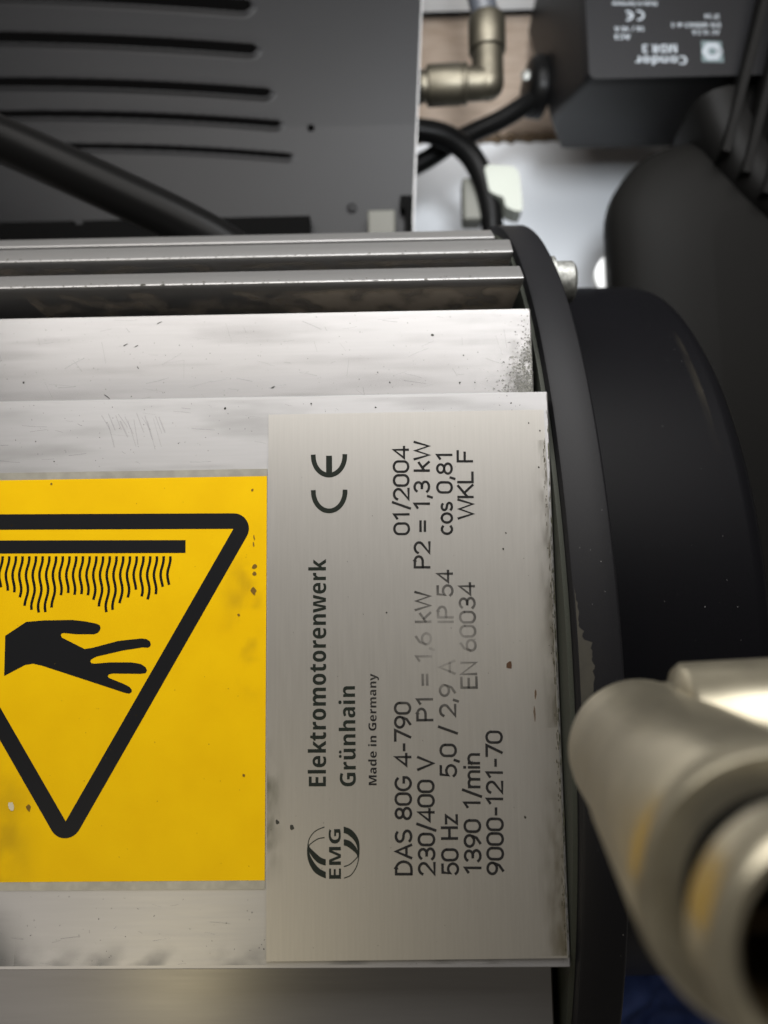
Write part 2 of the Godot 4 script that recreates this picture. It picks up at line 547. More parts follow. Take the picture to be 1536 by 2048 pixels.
# ------------------------------------------------------------------ the scene
func _ready() -> void:
	rng.seed = 7
	wear.seed = 19
	wear.frequency = 0.12
	var al := deg_to_rad(TILT)
	W = Transform3D(Basis(Vector3(1, 0, 0), Vector3(0, sin(al), -cos(al)), Vector3(0, cos(al), sin(al))), Vector3(0, 0.29, 0))
	# camera: a phone held a hand's breadth from the motor
	var cam := Camera3D.new()
	cam.name = "camera"
	add_child(cam)
	var own := Basis(Vector3(0.99976, -0.01323, -0.01721), Vector3(0.01510, 0.99343, 0.11341), Vector3(0.01560, -0.11364, 0.99340))
	cam.transform = W * Transform3D(own.orthonormalized(), Vector3(24.09, -34.97, 135.48) * S)
	var lens := CameraAttributesPhysical.new()
	lens.frustum_focal_length = 17.0
	lens.exposure_aperture = 8.5
	lens.frustum_focus_distance = 0.137
	lens.frustum_near = 0.005
	lens.frustum_far = 20.0
	cam.attributes = lens
	cam.keep_aspect = Camera3D.KEEP_HEIGHT
	cam.fov = 2.0 * rad_to_deg(atan(1024.0 / 1420.0))
	cam.near = 0.005
	cam.far = 20.0
	cam.current = true
	# surroundings: a dim room, one broad work light above and behind the phone
	var env := Environment.new()
	env.background_mode = Environment.BG_COLOR
	env.background_color = lin(0.092, 0.085, 0.078)
	env.tonemap_mode = Environment.TONE_MAPPER_LINEAR
	env.tonemap_exposure = 1.0
	env.sdfgi_enabled = true
	env.ssao_enabled = true
	env.ssil_enabled = true
	var we := WorldEnvironment.new()
	we.name = "surroundings"
	we.environment = env
	add_child(we)
	lamp("work_light", Vector3(25, 228, 168), Vector3(15, 110, -60), Vector2(0.50, 0.26), Color(1.0, 0.985, 0.968), 0.222)
	lamp("back_light", Vector3(66, 235, 100), Vector3(95, 245, -280), Vector2(0.22, 0.12), Color(0.96, 0.98, 1.0), 0.055)
	lamp("side_light", Vector3(-258, -320, 360), Vector3(-50, -100, 0), Vector2(0.22, 0.18), Color(1.0, 0.965, 0.925), 0.021)
	lamp("desk_lamp_light", Vector3(-143, -335, 421), Vector3(-18, -110, -9), Vector2(0.02, 0.03), Color(1.0, 0.93, 0.74), 0.02)
	var beam := SpotLight3D.new()  # unseen spot, added to brighten the white plinth and the wall
	beam.name = "added_plinth_spot"
	beam.light_energy = 0.18
	beam.light_color = Color(0.97, 0.985, 1.0)
	beam.light_size = 0.03
	beam.spot_angle = 12.0
	beam.spot_angle_attenuation = 0.6
	beam.spot_range = 3.0
	beam.shadow_enabled = true
	add_child(beam)
	beam.look_at_from_position(W * (Vector3(62, 50, 205) * S), W * (Vector3(100, 205, -280) * S), Vector3(0.03, 1, 0.02).normalized())

	make_materials()
	setting()
	motor()
	vented_cover()
	hoses_and_fittings()
	switch_box()
	pump()
	near_fitting()

func lamp(called: String, at: Vector3, to: Vector3, size: Vector2, col: Color, energy: float) -> void:
	var l := AreaLight3D.new()
	l.name = called
	l.area_size = size
	l.light_color = col
	l.light_energy = energy
	l.area_normalize_energy = true
	l.shadow_enabled = true
	l.area_range = 5.0
	l.area_attenuation = 2.0
	add_child(l)
	l.look_at_from_position(W * (at * S), W * (to * S), Vector3(0.03, 1, 0.02).normalized())

# ---------------------------------------- setting
func up_axes() -> Array:
	var al := deg_to_rad(TILT)
	return [Vector3(0, sin(al), cos(al)), Vector3(0, cos(al), -sin(al))]    # world up and world back, in the motor's axes

func at_world(x: float, h: float, back: float) -> Vector3:
	var a := up_axes()
	return Vector3(x, 0, 0) + a[0] * h + a[1] * back

func world_box(st: SurfaceTool, x0: float, x1: float, h0: float, h1: float, b0: float, b1: float) -> void:
	var p := []
	for x in [x0, x1]:
		for h in [h0, h1]:
			for b in [b0, b1]:
				p.append(at_world(x, h, b))
	quad(st, p[0], p[1], p[3], p[2]); quad(st, p[4], p[6], p[7], p[5])
	quad(st, p[0], p[4], p[5], p[1]); quad(st, p[2], p[3], p[7], p[6])
	quad(st, p[0], p[2], p[6], p[4]); quad(st, p[1], p[5], p[7], p[3])

func setting() -> void:
	org = at_world(0, -290, 0)
	var st := mb()
	world_box(st, -900, 900, -300, -290, -700, 357)
	structure("floor", st, M.panel)
	org = at_world(0, -225, 200)
	st = mb()
	world_box(st, -900, 900, -289.5, -225, 105, 301)
	structure("plinth", st, M.floor)
	org = at_world(0, -290, 304)
	st = mb()
	world_box(st, -900, 900, -330, -145.5, 304, 318)
	var w := structure("wall", st, M.wood)
	st = mb()
	world_box(st, -900, 900, -145, -70, 303, 318)
	part("upper_panel", st, M.panel, w)
	st = mb()
	world_box(st, -900, 900, -146.2, -144, 302.4, 305)
	part("panel_seam", st, M.rail, w)
	# old sealant where the plinth meets the wall
	org = at_world(60, -225, 300)
	st = mb()
	var lump := FastNoiseLite.new()
	lump.seed = 3
	lump.frequency = 0.09
	lump.fractal_octaves = 4
	var rings := []
	var up := up_axes()
	for k in 221:
		var x := lerpf(-60, 160, k / 220.0)
		var r := 3.0 + 2.2 * lump.get_noise_1d(x * 1.3)
		var c := at_world(x, -225.2 + 0.6 * lump.get_noise_1d(x + 300.0), 300.6)
		var ring := PackedVector3Array()
		for q in 14:
			var a := TAU * q / 14
			var rr := r * (1.0 + 0.35 * lump.get_noise_2d(x * 2.5, q * 9.0))
			ring.append(c + up[0] * sin(a) * rr * 0.8 + up[1] * cos(a) * rr)
		rings.append(ring)
	loft(st, rings)
	var bead := part("sealant_bead", st, M.debris, self)
	place(bead, org)
	tag(bead, "lumpy brown sealant bead along the back edge of the white plinth", "sealant")

# ---------------------------------------- motor
const YC := -54.7
const ZC := -138.0

func on_axis(r: float, deg: float) -> Vector2:
	return Vector2(YC + r * sin(deg_to_rad(deg)), ZC + r * cos(deg_to_rad(deg)))

func worn(p: Vector2) -> Color:
	# print rubbed away round the middle of the plate
	var d := Vector2((p.x - 32.8) / 9.0, (p.y + 44.5) / 12.5).length_squared()
	var a := 0.97 - 0.80 * exp(-d) - 0.12 * exp(-pow((p.y + 50) / 14.0, 2))
	a *= 1.0 + 0.35 * wear.get_noise_2d(p.x * 3.0, p.y * 3.0)
	return Color(0.016, 0.018, 0.016, clampf(a, 0.08, 0.97))

func solid_ink(_p: Vector2) -> Color:
	return Color(0.018, 0.020, 0.018, 0.96)

func motor() -> void:
	var m := thing("electric_motor", "electric motor with ribbed aluminium housing, bare nameplate and yellow hot-surface label", "motor", Vector3(0, YC, -284))
	var x0 := -150.0
	# core of the housing, seen only between the fins
	var st := mb()
	var prof := PackedVector2Array()
	for k in 72:
		prof.append(on_axis(118.0, -k * 5.0))
	extrude_x(st, prof, x0, 52.6, 0.5)
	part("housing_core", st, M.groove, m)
	# raised pad that carries the two plates
	st = mb()
	extrude_x(st, PackedVector2Array([V(3.7, -0.14), V(3.56, 0), V(-101.5, 0), V(-101.7, -0.2), V(-101.7, -12), V(3.7, -12)]), x0, 54.2, 0.8, 0.22)
	part("label_pad", st, M.alu, m)
	# flat ribs on both sides of the pad
	for s in [0, 1]:
		st = mb()
		var o := PackedVector2Array([V(24.5, -9.5), V(24.2, -8.95), V(23.5, -8.7), V(0, -8.7), V(0, -24), V(24.5, -34)])
		if s == 1:
			o = PackedVector2Array([V(-98, -8.7), V(-121.5, -8.7), V(-122.3, -9.1), V(-122.5, -9.8), V(-122.5, -34), V(-98, -24)])
		extrude_x(st, o, x0, 53.3 if s == 0 else 52.6, 0.8, 0.3)
		part("flat_rib", st, M.rib, m)
	# cooling fins, stepping down round the housing
	for f in [[33.1, -14.3, 38.7, -18.9, 53.3], [45.3, -26.5, 51.1, -30.5, 53.3], [54.2, -36.6, 60.2, -43.0, 50.6], [63.5, -51.0, 67.0, -60.0, 50.6]]:
		for s in [1, -1]:
			st = mb()
			var o := PackedVector2Array()
			var a := V(f[0], f[1])
			var b := V(f[2], f[3])
			var t := (b - a).normalized()
			# rounded lower lip
			for q in [V(a.x, a.y - 26), V(a.x, a.y - 1.5), a + V(0.06, -0.75), a + V(0.22, -0.25), a + V(0.36, 0.02), a + V(0.6, 0.0), a + V(0.9, -0.2), b - t * 0.5, V(b.x + 0.1, b.y - 0.9), V(b.x, b.y - 24)]:
				o.append(q)
			if s < 0:
				var fl := PackedVector2Array()
				for q in o:
					fl.append(V(2 * -49.0 - q.x, q.y))
				o = fl
			else:
				o.reverse()
			extrude_x(st, o, x0, f[4], 0.8, 0.25)
			part("cooling_fin", st, M.fin, m)
	# end flange and bell
	st = mb()
	lathe(st, Vector3(55.3, YC, ZC), Vector3.RIGHT, [Vector2(0, 120), Vector2(0, 146.4), Vector2(0.25, 147.0), Vector2(0.7, 147.2), Vector2(7.7, 147.2), Vector2(8.1, 147.0), Vector2(8.3, 146.6), Vector2(8.3, 120)], 260)
	var fl := part("end_flange", st, M.flange, m)
	st = mb()
	lathe(st, Vector3(55.3, YC, ZC), Vector3.RIGHT, [Vector2(-0.9, 118), Vector2(-0.9, 144.5), Vector2(-0.05, 144.6), Vector2(-0.05, 118)], 260)
	part("gasket_ring", st, M.flange_side, m)
	# peeled paint on the flange
	st = mb()
	var n0 := FastNoiseLite.new()
	n0.seed = 5
	n0.frequency = 0.35
	var rows := 60
	var prev := PackedVector3Array()
	for j in rows + 1:
		var d := lerpf(8.0, -3.5, float(j) / rows)
		var wide := 0.35 if d > 5.0 else (0.8 if d > 4.2 else 2.4)
		if d < -0.5:
			wide = 2.9
		wide += 0.7 * n0.get_noise_1d(d * 4.0)
		wide *= smoothstep(8.0, 6.5, d)
		var line := PackedVector3Array()
		for i in 5:
			var q := on_axis(147.26, d)
			line.append(Vector3(55.75 + maxf(wide, 0.02) * i / 4.0, q.x, q.y))
		if j > 0:
			for i in 4:
				quad(st, prev[i], line[i], line[i + 1], prev[i + 1], 1)
		prev = line
	part("peeled_patch", st, M.bare, fl)
	st = mb()
	lathe(st, Vector3(55.3, -42.0, ZC), Vector3.RIGHT, [Vector2(8.2, 90), Vector2(8.2, 120.5), Vector2(9.6, 117.8), Vector2(13, 117.0), Vector2(47, 116.4), Vector2(49.5, 115.8), Vector2(51.0, 114.0), Vector2(51.5, 110), Vector2(51.5, 60)], 220)
	part("end_bell", st, M.bell, m)
	# dust on the black castings
	st = mb()
	for k in 130:
		var deg := rng.randf_range(-30, 62)
		var on_bell := k % 3 != 0
		var r := 116.75 if on_bell else 147.24
		var x := rng.randf_range(70, 100) if on_bell else rng.randf_range(56.2, 62.8)
		var yc := -42.0 if on_bell else YC
		var c := Vector3(x, yc + r * sin(deg_to_rad(deg)), ZC + r * cos(deg_to_rad(deg)))
		var tu := Vector3(0, cos(deg_to_rad(deg)), -sin(deg_to_rad(deg)))
		var sz := rng.randf_range(0.05, 0.16)
		var g := rng.randf_range(0.08, 0.4)
		st.set_color(Color(g, g, g, rng.randf_range(0.3, 0.8)))
		quad(st, c, c + Vector3(sz, 0, 0), c + Vector3(sz * 0.8, 0, 0) + tu * sz, c + tu * sz * 1.2)
	var du := part("dust_specks", st, M.dirt_and_reflection, fl)
	du.set_meta("kind", "stuff")
	# a scuff where the bell's rim has rubbed
	st = mb()
	var rub := FastNoiseLite.new()
	rub.seed = 8
	rub.frequency = 0.05
	film_on(st, func(u, v):
		var deg := deg_to_rad(lerpf(41.0, 19.0, u))
		var r := lerpf(116.6, 113.6, v * v)
		return Vector3(lerpf(98.0, 106.9, v), -42.0 + r * sin(deg), ZC + r * cos(deg)), Color(0.08, 0.068, 0.045), 0.32, func(u, v): return clampf(sin(u * PI) * sin(v * PI) * (0.7 + 1.2 * rub.get_noise_2d(u * 60.0, v * 40.0)), 0, 1), 30, 14)
	var sc := part("scuff", st, M.dirt_and_reflection, fl)
	sc.set_meta("kind", "stuff")
	for a in [43.5, -43.5]:
		var q := on_axis(140.5, a)
		st = mb()
		lathe(st, Vector3(63.6, q.x, q.y), Vector3.RIGHT, [Vector2(0, 6.4), Vector2(0.9, 6.4), Vector2(0.9, 5.2), Vector2(5.4, 5.2), Vector2(6.2, 4.4), Vector2(6.2, 0.1)], 6 * 4)
		part("flange_bolt", st, M.steel, m)
	nameplate(m)
	warning_label(m)
	motor_dirt_and_reflection(m)

func nameplate(m: Node3D) -> void:
	var st := mb()
	sheet(st, PackedVector2Array([V(-0.3, -0.05), V(53.2, 0.0), V(53.55, -30), V(53.6, -99.9), V(-0.2, -100.2)]), 0.42, 0.4)
	var pl := part("nameplate", st, M.plate, m)
	var z := 0.45
	var ink: Material = M.ink
	st = mb()
	typeset(st, "Elektromotorenwerk", V(10.63, -70.05), V(10.8, -28.35), 3.15, z, 700, solid_ink)
	typeset(st, "Grünhain", V(16.15, -70.08), V(16.12, -52.1), 2.9, z, 700, solid_ink)
	part("maker_lettering", st, ink, pl)
	st = mb()
	typeset(st, "Made in Germany", V(19.95, -69.94), V(20.12, -49.85), 1.45, z, 700, worn)
	part("origin_lettering", st, ink, pl)
	var hh := 2.78
	var w := 0.47
	var lines := [
		["DAS 80G 4-790", V(26.07, -85.5), V(26.33, -55.2), hh],
		["230/400 V", V(30.23, -85.55), V(30.39, -65.3), hh], ["P1 = 1,6 kW", V(30.44, -58.4), V(30.44, -36.1), hh], ["P2 = 1,3 kW", V(30.46, -30.2), V(30.8, -7.3), hh],
		["50 Hz", V(34.48, -85.55), V(34.47, -74.9), hh], ["5,0 / 2,9 A", V(34.54, -68.5), V(34.76, -48.0), hh], ["IP 54", V(34.66, -40.6), V(34.71, -31.0), hh], ["cos 0,81", V(34.88, -23.9), V(35.17, -7.65), hh],
		["1390 1/min", V(38.54, -85.55), V(38.87, -64.2), hh], ["EN 60034", V(38.74, -52.6), V(38.8, -33.4), hh], ["WKL F", V(38.95, -21.0), V(39.13, -7.7), hh],
		["9000-121-70", V(42.59, -85.6), V(43.12, -60.6), hh],
		["01/2004", V(26.68, -23.8), V(26.78, -7.0), hh],
	]
	st = mb()
	for l in lines:
		engraved(st, l[0], l[1], l[2], l[3], w, z, worn)
	part("rating_lettering", st, ink, pl)
	# conformity mark
	st = mb()
	for c in [[-15.4, false], [-8.45, true]]:
		var pts := PackedVector2Array()
		pts = PackedVector2Array()
		for k in 25:
			var a := PI * k / 24
			pts.append(V(11.48 - 3.05 * cos(a), c[0] - 3.75 * sin(a)))
		ribbon(st, pts, 0.92, z, solid_ink)
		if c[1]:
			ribbon(st, PackedVector2Array([V(11.48, c[0] - 3.3), V(11.48, c[0] - 0.35)]), 1.15, z + 0.01, solid_ink)
	part("conformity_mark", st, ink, pl)
	# maker's mark: three letters between the halves of two crossing rings
	st = mb()
	typeset(st, "EMG", V(13.30, -86.2), V(13.30, -77.6), 2.15, z, 700, solid_ink)
	# left half: two thick strokes below that thin out upwards
	var k1 := [V(10.55, -85.6), V(8.9, -84.7), V(7.7, -82.9), V(7.3, -81.0), V(7.6, -79.2), V(8.7, -77.9), V(10.35, -77.2)]
	var k2 := [V(10.55, -83.4), V(9.3, -82.9), V(8.0, -81.6), V(7.45, -80.6), V(8.1, -79.9), V(9.2, -79.25), V(10.35, -79.05)]
	var k3 := [V(13.85, -77.7), V(15.0, -78.2), V(16.2, -79.6), V(16.55, -81.6), V(16.3, -83.7), V(15.2, -85.5), V(13.85, -86.1)]
	var k4 := [V(13.85, -79.9), V(14.8, -80.2), V(15.9, -81.2), V(16.4, -82.2), V(15.8, -83.0), V(14.8, -83.8), V(13.85, -84.1)]
	for s in [[k1, 0], [k2, 1], [k3, 2], [k4, 3]]:
		taper(st, s[0], 1.05, 0.17, z + 0.006 * float(s[1]))
	part("maker_emblem", st, ink, pl)
	# stains and specks that stay on the plate
	st = mb()
	var brown := Color(0.055, 0.025, 0.008, 0.92)
	fleck(st, 44.9, -48.6, z + 0.02, 0.5, 0.95, 0.05, brown)
	fleck(st, 49.6, -54.0, z + 0.02, 0.18, 1.2, -0.1, Color(0.09, 0.05, 0.02, 0.75))
	fleck(st, 49.3, -57.6, z + 0.02, 0.2, 1.5, 0.05, Color(0.09, 0.05, 0.02, 0.6))
	for p in [[45.1, -23.9, 0.14], [44.5, -26.9, 0.2], [4.4, -77.2, 0.42], [1.7, -76.3, 0.36], [46.9, -75.8, 0.22], [22.2, -38.6, 0.17], [52.3, -4.2, 0.16], [51.8, -11.3, 0.18], [50.2, -2.6, 0.15]]:
		fleck(st, p[0], p[1], z + 0.02, p[2], p[2] * 1.2, 0.3, Color(0.03, 0.03, 0.02, 0.85))
	for k in 150:
		var y := rng.randf_range(-99, -6)
		var x := 53.5 - absf(rng.randfn(0, 0.25)) - (0.35 if y > -25 else 0.0)
		fleck(st, x, y, z + 0.015 + 0.00005 * k, rng.randf_range(0.04, 0.14), rng.randf_range(0.1, 0.8), 0.0, Color(0.09, 0.08, 0.05, rng.randf_range(0.2, 0.6)))
	for k in 90:
		fleck(st, rng.randf_range(0.5, 53), rng.randf_range(-99, -1), z + 0.013, rng.randf_range(0.03, 0.09), rng.randf_range(0.03, 0.12), rng.randf() * 3.0, Color(0.06, 0.055, 0.045, rng.randf_range(0.25, 0.7)))
	var sp := part("plate_stains", st, M.dirt_and_reflection, pl)
	sp.set_meta("kind", "stuff")
	var n := FastNoiseLite.new()
	n.seed = 12
	n.frequency = 0.14
	st = mb()
	film(st, 47.5, -99.5, 53.5, -60, z + 0.005, Color(0.10, 0.085, 0.05), 0.75, func(u, v, p): return u * u * smoothstep(1.0, 0.2, v) * clampf(0.55 + n.get_noise_2d(p.x * 3.0, p.y), 0, 1), 24, 70)
	film(st, -0.2, -88, 4.0, -60, z + 0.005, Color(0.10, 0.10, 0.06), 0.6, func(u, v, p): return pow(1.0 - u, 2.0) * smoothstep(0, 0.3, v) * smoothstep(1, 0.6, v) * clampf(0.5 + n.get_noise_2d(p.x * 2.0, p.y), 0, 1), 24, 50)
	film(st, 48.0, -60, 53.4, -6, z + 0.005, Color(0.10, 0.09, 0.06), 0.6, func(u, v, p): return pow(u, 4.0) * clampf(0.4 + 1.6 * n.get_noise_2d(p.x * 3.0, p.y * 0.8), 0, 1), 24, 70)
	sp = part("plate_grime", st, M.dirt_and_reflection, pl)
	sp.set_meta("kind", "stuff")

func taper(st: SurfaceTool, pts: Array, w0: float, w1: float, z: float) -> void:
	var fine_ := []
	for i in pts.size() - 1:
		for k in 6:
			fine_.append(pts[i].cubic_interpolate(pts[i + 1], pts[maxi(i - 1, 0)], pts[mini(i + 2, pts.size() - 1)], k / 6.0))
	fine_.append(pts[-1])
	var l := []
	var r := []
	var n := fine_.size()
	for i in n:
		var d: Vector2 = (fine_[mini(i + 1, n - 1)] - fine_[maxi(i - 1, 0)]).normalized()
		if i == 0 or i == n - 1:
			d = V(signf(d.x), 0)
		var t := float(i) / (n - 1)
		var w := lerpf(w0, w1, smoothstep(0.15, 0.6, t))
		l.append(fine_[i] + V(-d.y, d.x) * w / 2)
		r.append(fine_[i] - V(-d.y, d.x) * w / 2)
	for i in n - 1:
		for p in [r[i], l[i + 1], r[i + 1], r[i], l[i], l[i + 1]]:
			st.set_smooth_group(-1)
			st.set_color(solid_ink(p))
			put(st, Vector3(p.x, p.y, z))

func warning_label(m: Node3D) -> void:
	var st := mb()
	sheet(st, rect(-104, -88.0, -0.55, -10.7), 0.14, 0.12)
	var lb := part("warning_label", st, M.margin, m)
	lb.set_meta("label", "yellow hot-surface warning label with black triangle")
	st = mb()
	sheet(st, rect(-103, -86.5, -0.58, -12.15), 0.17)
	part("yellow_ground", st, M.yellow, lb)
	var z := 0.20
	# triangle: an inner triangle and the rounded line at a fixed distance round it
	var c := [V(-7.0, -22.3), V(-37.4, -75.9), V(-72.1, -21.6)]
	var th := 3.0
	st = mb()
	var ins := []
	var outs := []
	for k in 3:
		var p: Vector2 = c[k]
		var d1: Vector2 = (p - c[(k + 2) % 3]).normalized()
		var d2: Vector2 = (c[(k + 1) % 3] - p).normalized()
		var n1 := V(-d1.y, d1.x).angle()
		var n2 := V(-d2.y, d2.x).angle()
		while n2 > n1:
			n2 -= TAU
		for j in 13:
			ins.append(p)
			outs.append(p + Vector2.from_angle(lerpf(n1, n2, j / 12.0)) * th)
	for k in ins.size():
		var k2 := (k + 1) % ins.size()
		quad(st, Vector3(ins[k].x, ins[k].y, z), Vector3(outs[k].x, outs[k].y, z), Vector3(outs[k2].x, outs[k2].y, z), Vector3(ins[k2].x, ins[k2].y, z))
	part("triangle_border", st, M.black_print, lb)
	st = mb()
	sheet(st, PackedVector2Array([V(-62.8, -26.3), V(-16.15, -26.8), V(-16.18, -24.34), V(-62.8, -23.75)]), z)
	part("hot_plate_symbol", st, M.black_print, lb)
	# heat rising in wavy lines of uneven length
	st = mb()
	var ends := [600, 590, 600, 615, 630, 637, 660, 697, 715, 727, 725, 705, 650, 640, 648, 645, 650, 670, 700, 725, 715, 685, 660, 625, 655, 668, 645, 612, 603]
	var dark := func(_p): return Color(0.008, 0.0085, 0.010)
	for k in ends.size():
		var zx := -81.0 + 30.55 * k
		var pts := PackedVector2Array()
		var e: float = ends[k] + 4.0
		var steps := 22
		for j in steps + 1:
			var zy := lerpf(487.0, e, float(j) / steps)
			var sx := zx + 6.0 * sin((zy - 487.0) / 140.0 * TAU + 1.2)
			# from the print's own grid to millimetres
			pts.append(V(-51.95 + (sx - 5.0) * 0.04245, -27.1 - (zy - 487.0) * 0.0424 - (sx - 5.0) * 0.0006))
		ribbon(st, pts, 0.50, z + 0.002 * (k % 2), dark)
	var hw := part("heat_waves", st, M.ink, lb)
	hw.set_meta("kind", "stuff")
	st = mb()
	var hand := PackedVector2Array([V(-50.24, -42.04), V(-46.35, -39.48), V(-42.99, -39.24), V(-37.52, -39.22), V(-34.98, -39.54), V(-32.87, -39.98), V(-32.25, -40.3), V(-32.05, -40.75), V(-32.2, -41.3), V(-32.55, -41.7), V(-33.22, -41.96), V(-36.58, -41.92), V(-39.0, -41.66), V(-39.5, -41.75), V(-39.6, -42.04), V(-39.4, -42.5), V(-35.01, -44.68), V(-33.56, -44.5), V(-28.57, -43.25), V(-24.2, -42.85), V(-23.2, -43.0), V(-22.6, -43.4), V(-22.41, -43.9), V(-22.5, -44.35), V(-22.9, -44.6), V(-23.94, -44.53), V(-27.68, -45.06), V(-32.66, -46.14), V(-33.6, -46.6), V(-33.8, -47.0), V(-33.6, -47.35), V(-33.04, -47.44), V(-30.12, -47.23), V(-25.95, -47.28), V(-24.2, -47.6), V(-23.3, -48.2), V(-23.0, -48.8), V(-23.25, -49.3), V(-24.23, -49.42), V(-29.4, -49.3), V(-30.2, -49.45), V(-30.4, -49.75), V(-30.2, -50.1), V(-27.51, -51.16), V(-26.3, -51.75), V(-25.8, -52.3), V(-25.8, -52.75), V(-26.25, -53.05), V(-27.04, -52.9), V(-32.5, -51.11), V(-43.06, -47.66), V(-44.75, -47.31), V(-46.2, -47.54), V(-50.09, -49.53)])
	sheet(st, hand, z)
	part("hand_symbol", st, M.black_print, lb)
	# scuffs and dirt on the print
	st = mb()
	var br := Color(0.16, 0.09, 0.01, 0.8)
	for p in [[-42.6, -13.0, 0.2, 0.3], [-3.4, -14.8, 0.3, 0.28], [-3.0, -24.0, 0.15, 0.6], [-3.1, -25.3, 0.15, 0.5], [-2.8, -29.6, 0.55, 0.5], [-2.9, -31.0, 0.4, 0.5], [-3.0, -34.3, 0.5, 0.75], [-5.8, -38.7, 0.25, 0.3], [-44.4, -73.4, 0.5, 0.7], [-4.6, -68, 0.25, 0.3]]:
		fleck(st, p[0], p[1], 0.23, p[2], p[3], 0.2, br)
	fleck(st, -47.6, -73.1, 0.24, 0.5, 0.8, 0.4, Color(0.55, 0.5, 0.36, 0.95))
	for k in 60:
		fleck(st, rng.randf_range(-60, -1), rng.randf_range(-86, -12), 0.225, rng.randf_range(0.04, 0.11), rng.randf_range(0.04, 0.13), rng.randf() * 3.0, Color(0.2, 0.12, 0.01, rng.randf_range(0.3, 0.7)))
	var n := FastNoiseLite.new()
	n.seed = 31
	n.frequency = 0.09
	film(st, -56, -86.4, -40, -58, 0.19, Color(0.10, 0.08, 0.015), 0.34, func(u, v, p): return smoothstep(1.0, 0.2, u) * smoothstep(1.0, 0.2, v) * clampf(0.6 + 0.9 * n.get_noise_2d(p.x, p.y), 0, 1))
	film(st, -11, -56, -0.7, -20, 0.19, Color(0.20, 0.12, 0.01), 0.26, func(u, v, p): return smoothstep(0.0, 0.6, u) * smoothstep(1.0, 0.8, u) * smoothstep(0, 0.2, v) * smoothstep(1, 0.8, v) * clampf(0.1 + 1.3 * n.get_noise_2d(p.x, p.y), 0, 1))
	var d := part("label_scuffs", st, M.dirt_and_reflection, lb)
	d.set_meta("kind", "stuff")

